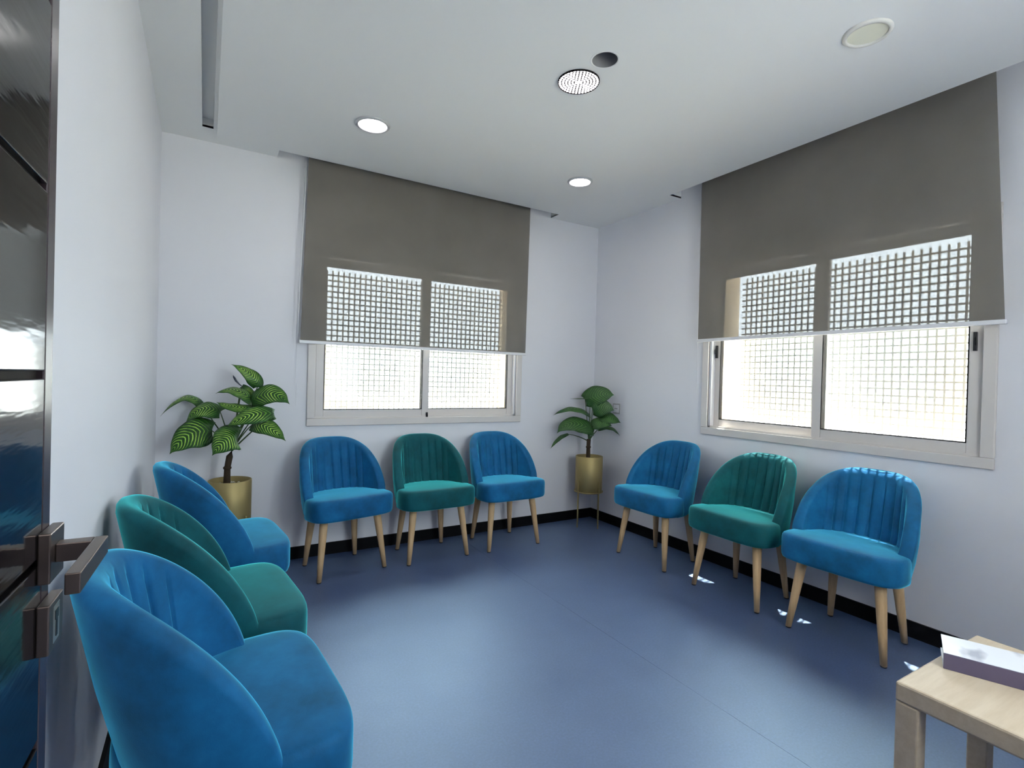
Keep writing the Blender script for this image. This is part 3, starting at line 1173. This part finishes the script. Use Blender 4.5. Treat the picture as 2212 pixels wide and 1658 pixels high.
GLAMP = 'small round ceiling lights'
lamp(-1.994, -.737, .080, True, 'small lit round ceiling light nearest the dark ceiling slot', GLAMP)
lamp(-.766, -.741, .074, True, 'small lit round ceiling light nearest the room corner', GLAMP)
lamp(-.780, -2.290, .072, False, 'unlit cream round ceiling light near the right wall blind', GLAMP)
# larger LED disc with visible diodes
ld = empty('led_downlight', U(-1.405, -1.544, H) - Vector((0, 0, st)), label='larger round lamp of glowing white LED dots beside the ceiling hole', cat='light')
R_ = .082 * S
MB().lathe([(R_, 0), (R_, -.006), (R_ * .985, -.0085), (R_ * .975, -.0085), (R_ * .97, -.0045)], (0, 0), 48).build('housing', 'dark_gap', ld)
dots = MB()
cnt = 0
for ring_i in range(0, 7):
    rr_ = R_ * .90 * ring_i / 6
    k = 1 if ring_i == 0 else 6 * ring_i
    for j in range(k):
        a = 2 * PI * j / k
        dots.lathe([(R_ * .050, -.0046), (R_ * .047, -.0060), (R_ * .02, -.0064)], (rr_ * math.cos(a), rr_ * math.sin(a)), 10)
dots.build('diodes', 'led', ld)

# unseen fill panel added in the corridor ceiling to brighten the room
for (x, y, lab) in ((-2.35, YF - 1.0, 'square fill light panel added in the corridor ceiling, out of view'),):
    pr = empty('fill_panel', U(x, y, H) - Vector((0, 0, st)), label=lab, cat='light')
    MB().box((-.31, -.31, -.012), (.31, .31, 0)).build('frame', 'bar_white', pr)
    MB().box((-.29, -.29, -.014), (.29, .29, -.0121)).build('diffuser', 'panel', pr)

# wall socket in the corner
sk = empty('wall_socket', U(0, -.274, .806), label='small grey rimmed wall socket beside the corner plant', cat='socket')
MB().box((-.010, -.044, -.044), (0, .044, .044)).build('plate', 'alu_grey', sk, bevel=.003)
MB().box((-.012, -.032, -.032), (-.010, .032, .032)).build('insert', 'bar_white', sk)
hl = MB()
for yy in (-.010, .010):
    hl.box((-.0126, yy - .004, -.004), (-.0119, yy + .004, .004))
hl.build('pin_holes', 'black', sk)

# ------------------------------------------------------------------ outside
structure('ground', MB().box((-80, -80, -7.2), (160, 160, -7.0)), 'ground', 'pale sunlit ground outside the windows', 'ground')
rg = random.Random(11)


def house(x, y, w, d, h, mt, label):
    o = empty('building', (x, y, -7.0), label=label, cat='building', group='pale buildings outside the windows')
    MB().box((-w / 2, -d / 2, 0), (w / 2, d / 2, h)).build('walls', mt, o)
    pp = MB()
    t = .25
    pp.box((-w / 2 - .1, -d / 2 - .1, h), (w / 2 + .1, -d / 2 + t, h + .8))
    pp.box((-w / 2 - .1, d / 2 - t, h), (w / 2 + .1, d / 2 + .1, h + .8))
    pp.box((-w / 2 - .1, -d / 2 + t, h), (-w / 2 + t, d / 2 - t, h + .8))
    pp.box((w / 2 - t, -d / 2 + t, h), (w / 2 + .1, d / 2 - t, h + .8))
    pp.build('parapet', mt, o)
    st2 = MB().box((-1.5, -1.5, h), (1.5, 1.5, h + 2.2))
    st2.build('stair_head', mt, o)
    return o


house(10, 34, 12, 10, 8.6, 'house2', 'pale flat roofed building seen through the far wall window')
house(24, 40, 9, 9, 10.0, 'house', 'taller pale building beyond the far wall window')
house(34, 14, 10, 14, 8.8, 'house2', 'pale flat roofed building seen through the right wall window')
house(40, -6, 12, 12, 8.0, 'house', 'lower pale building beyond the right wall window')
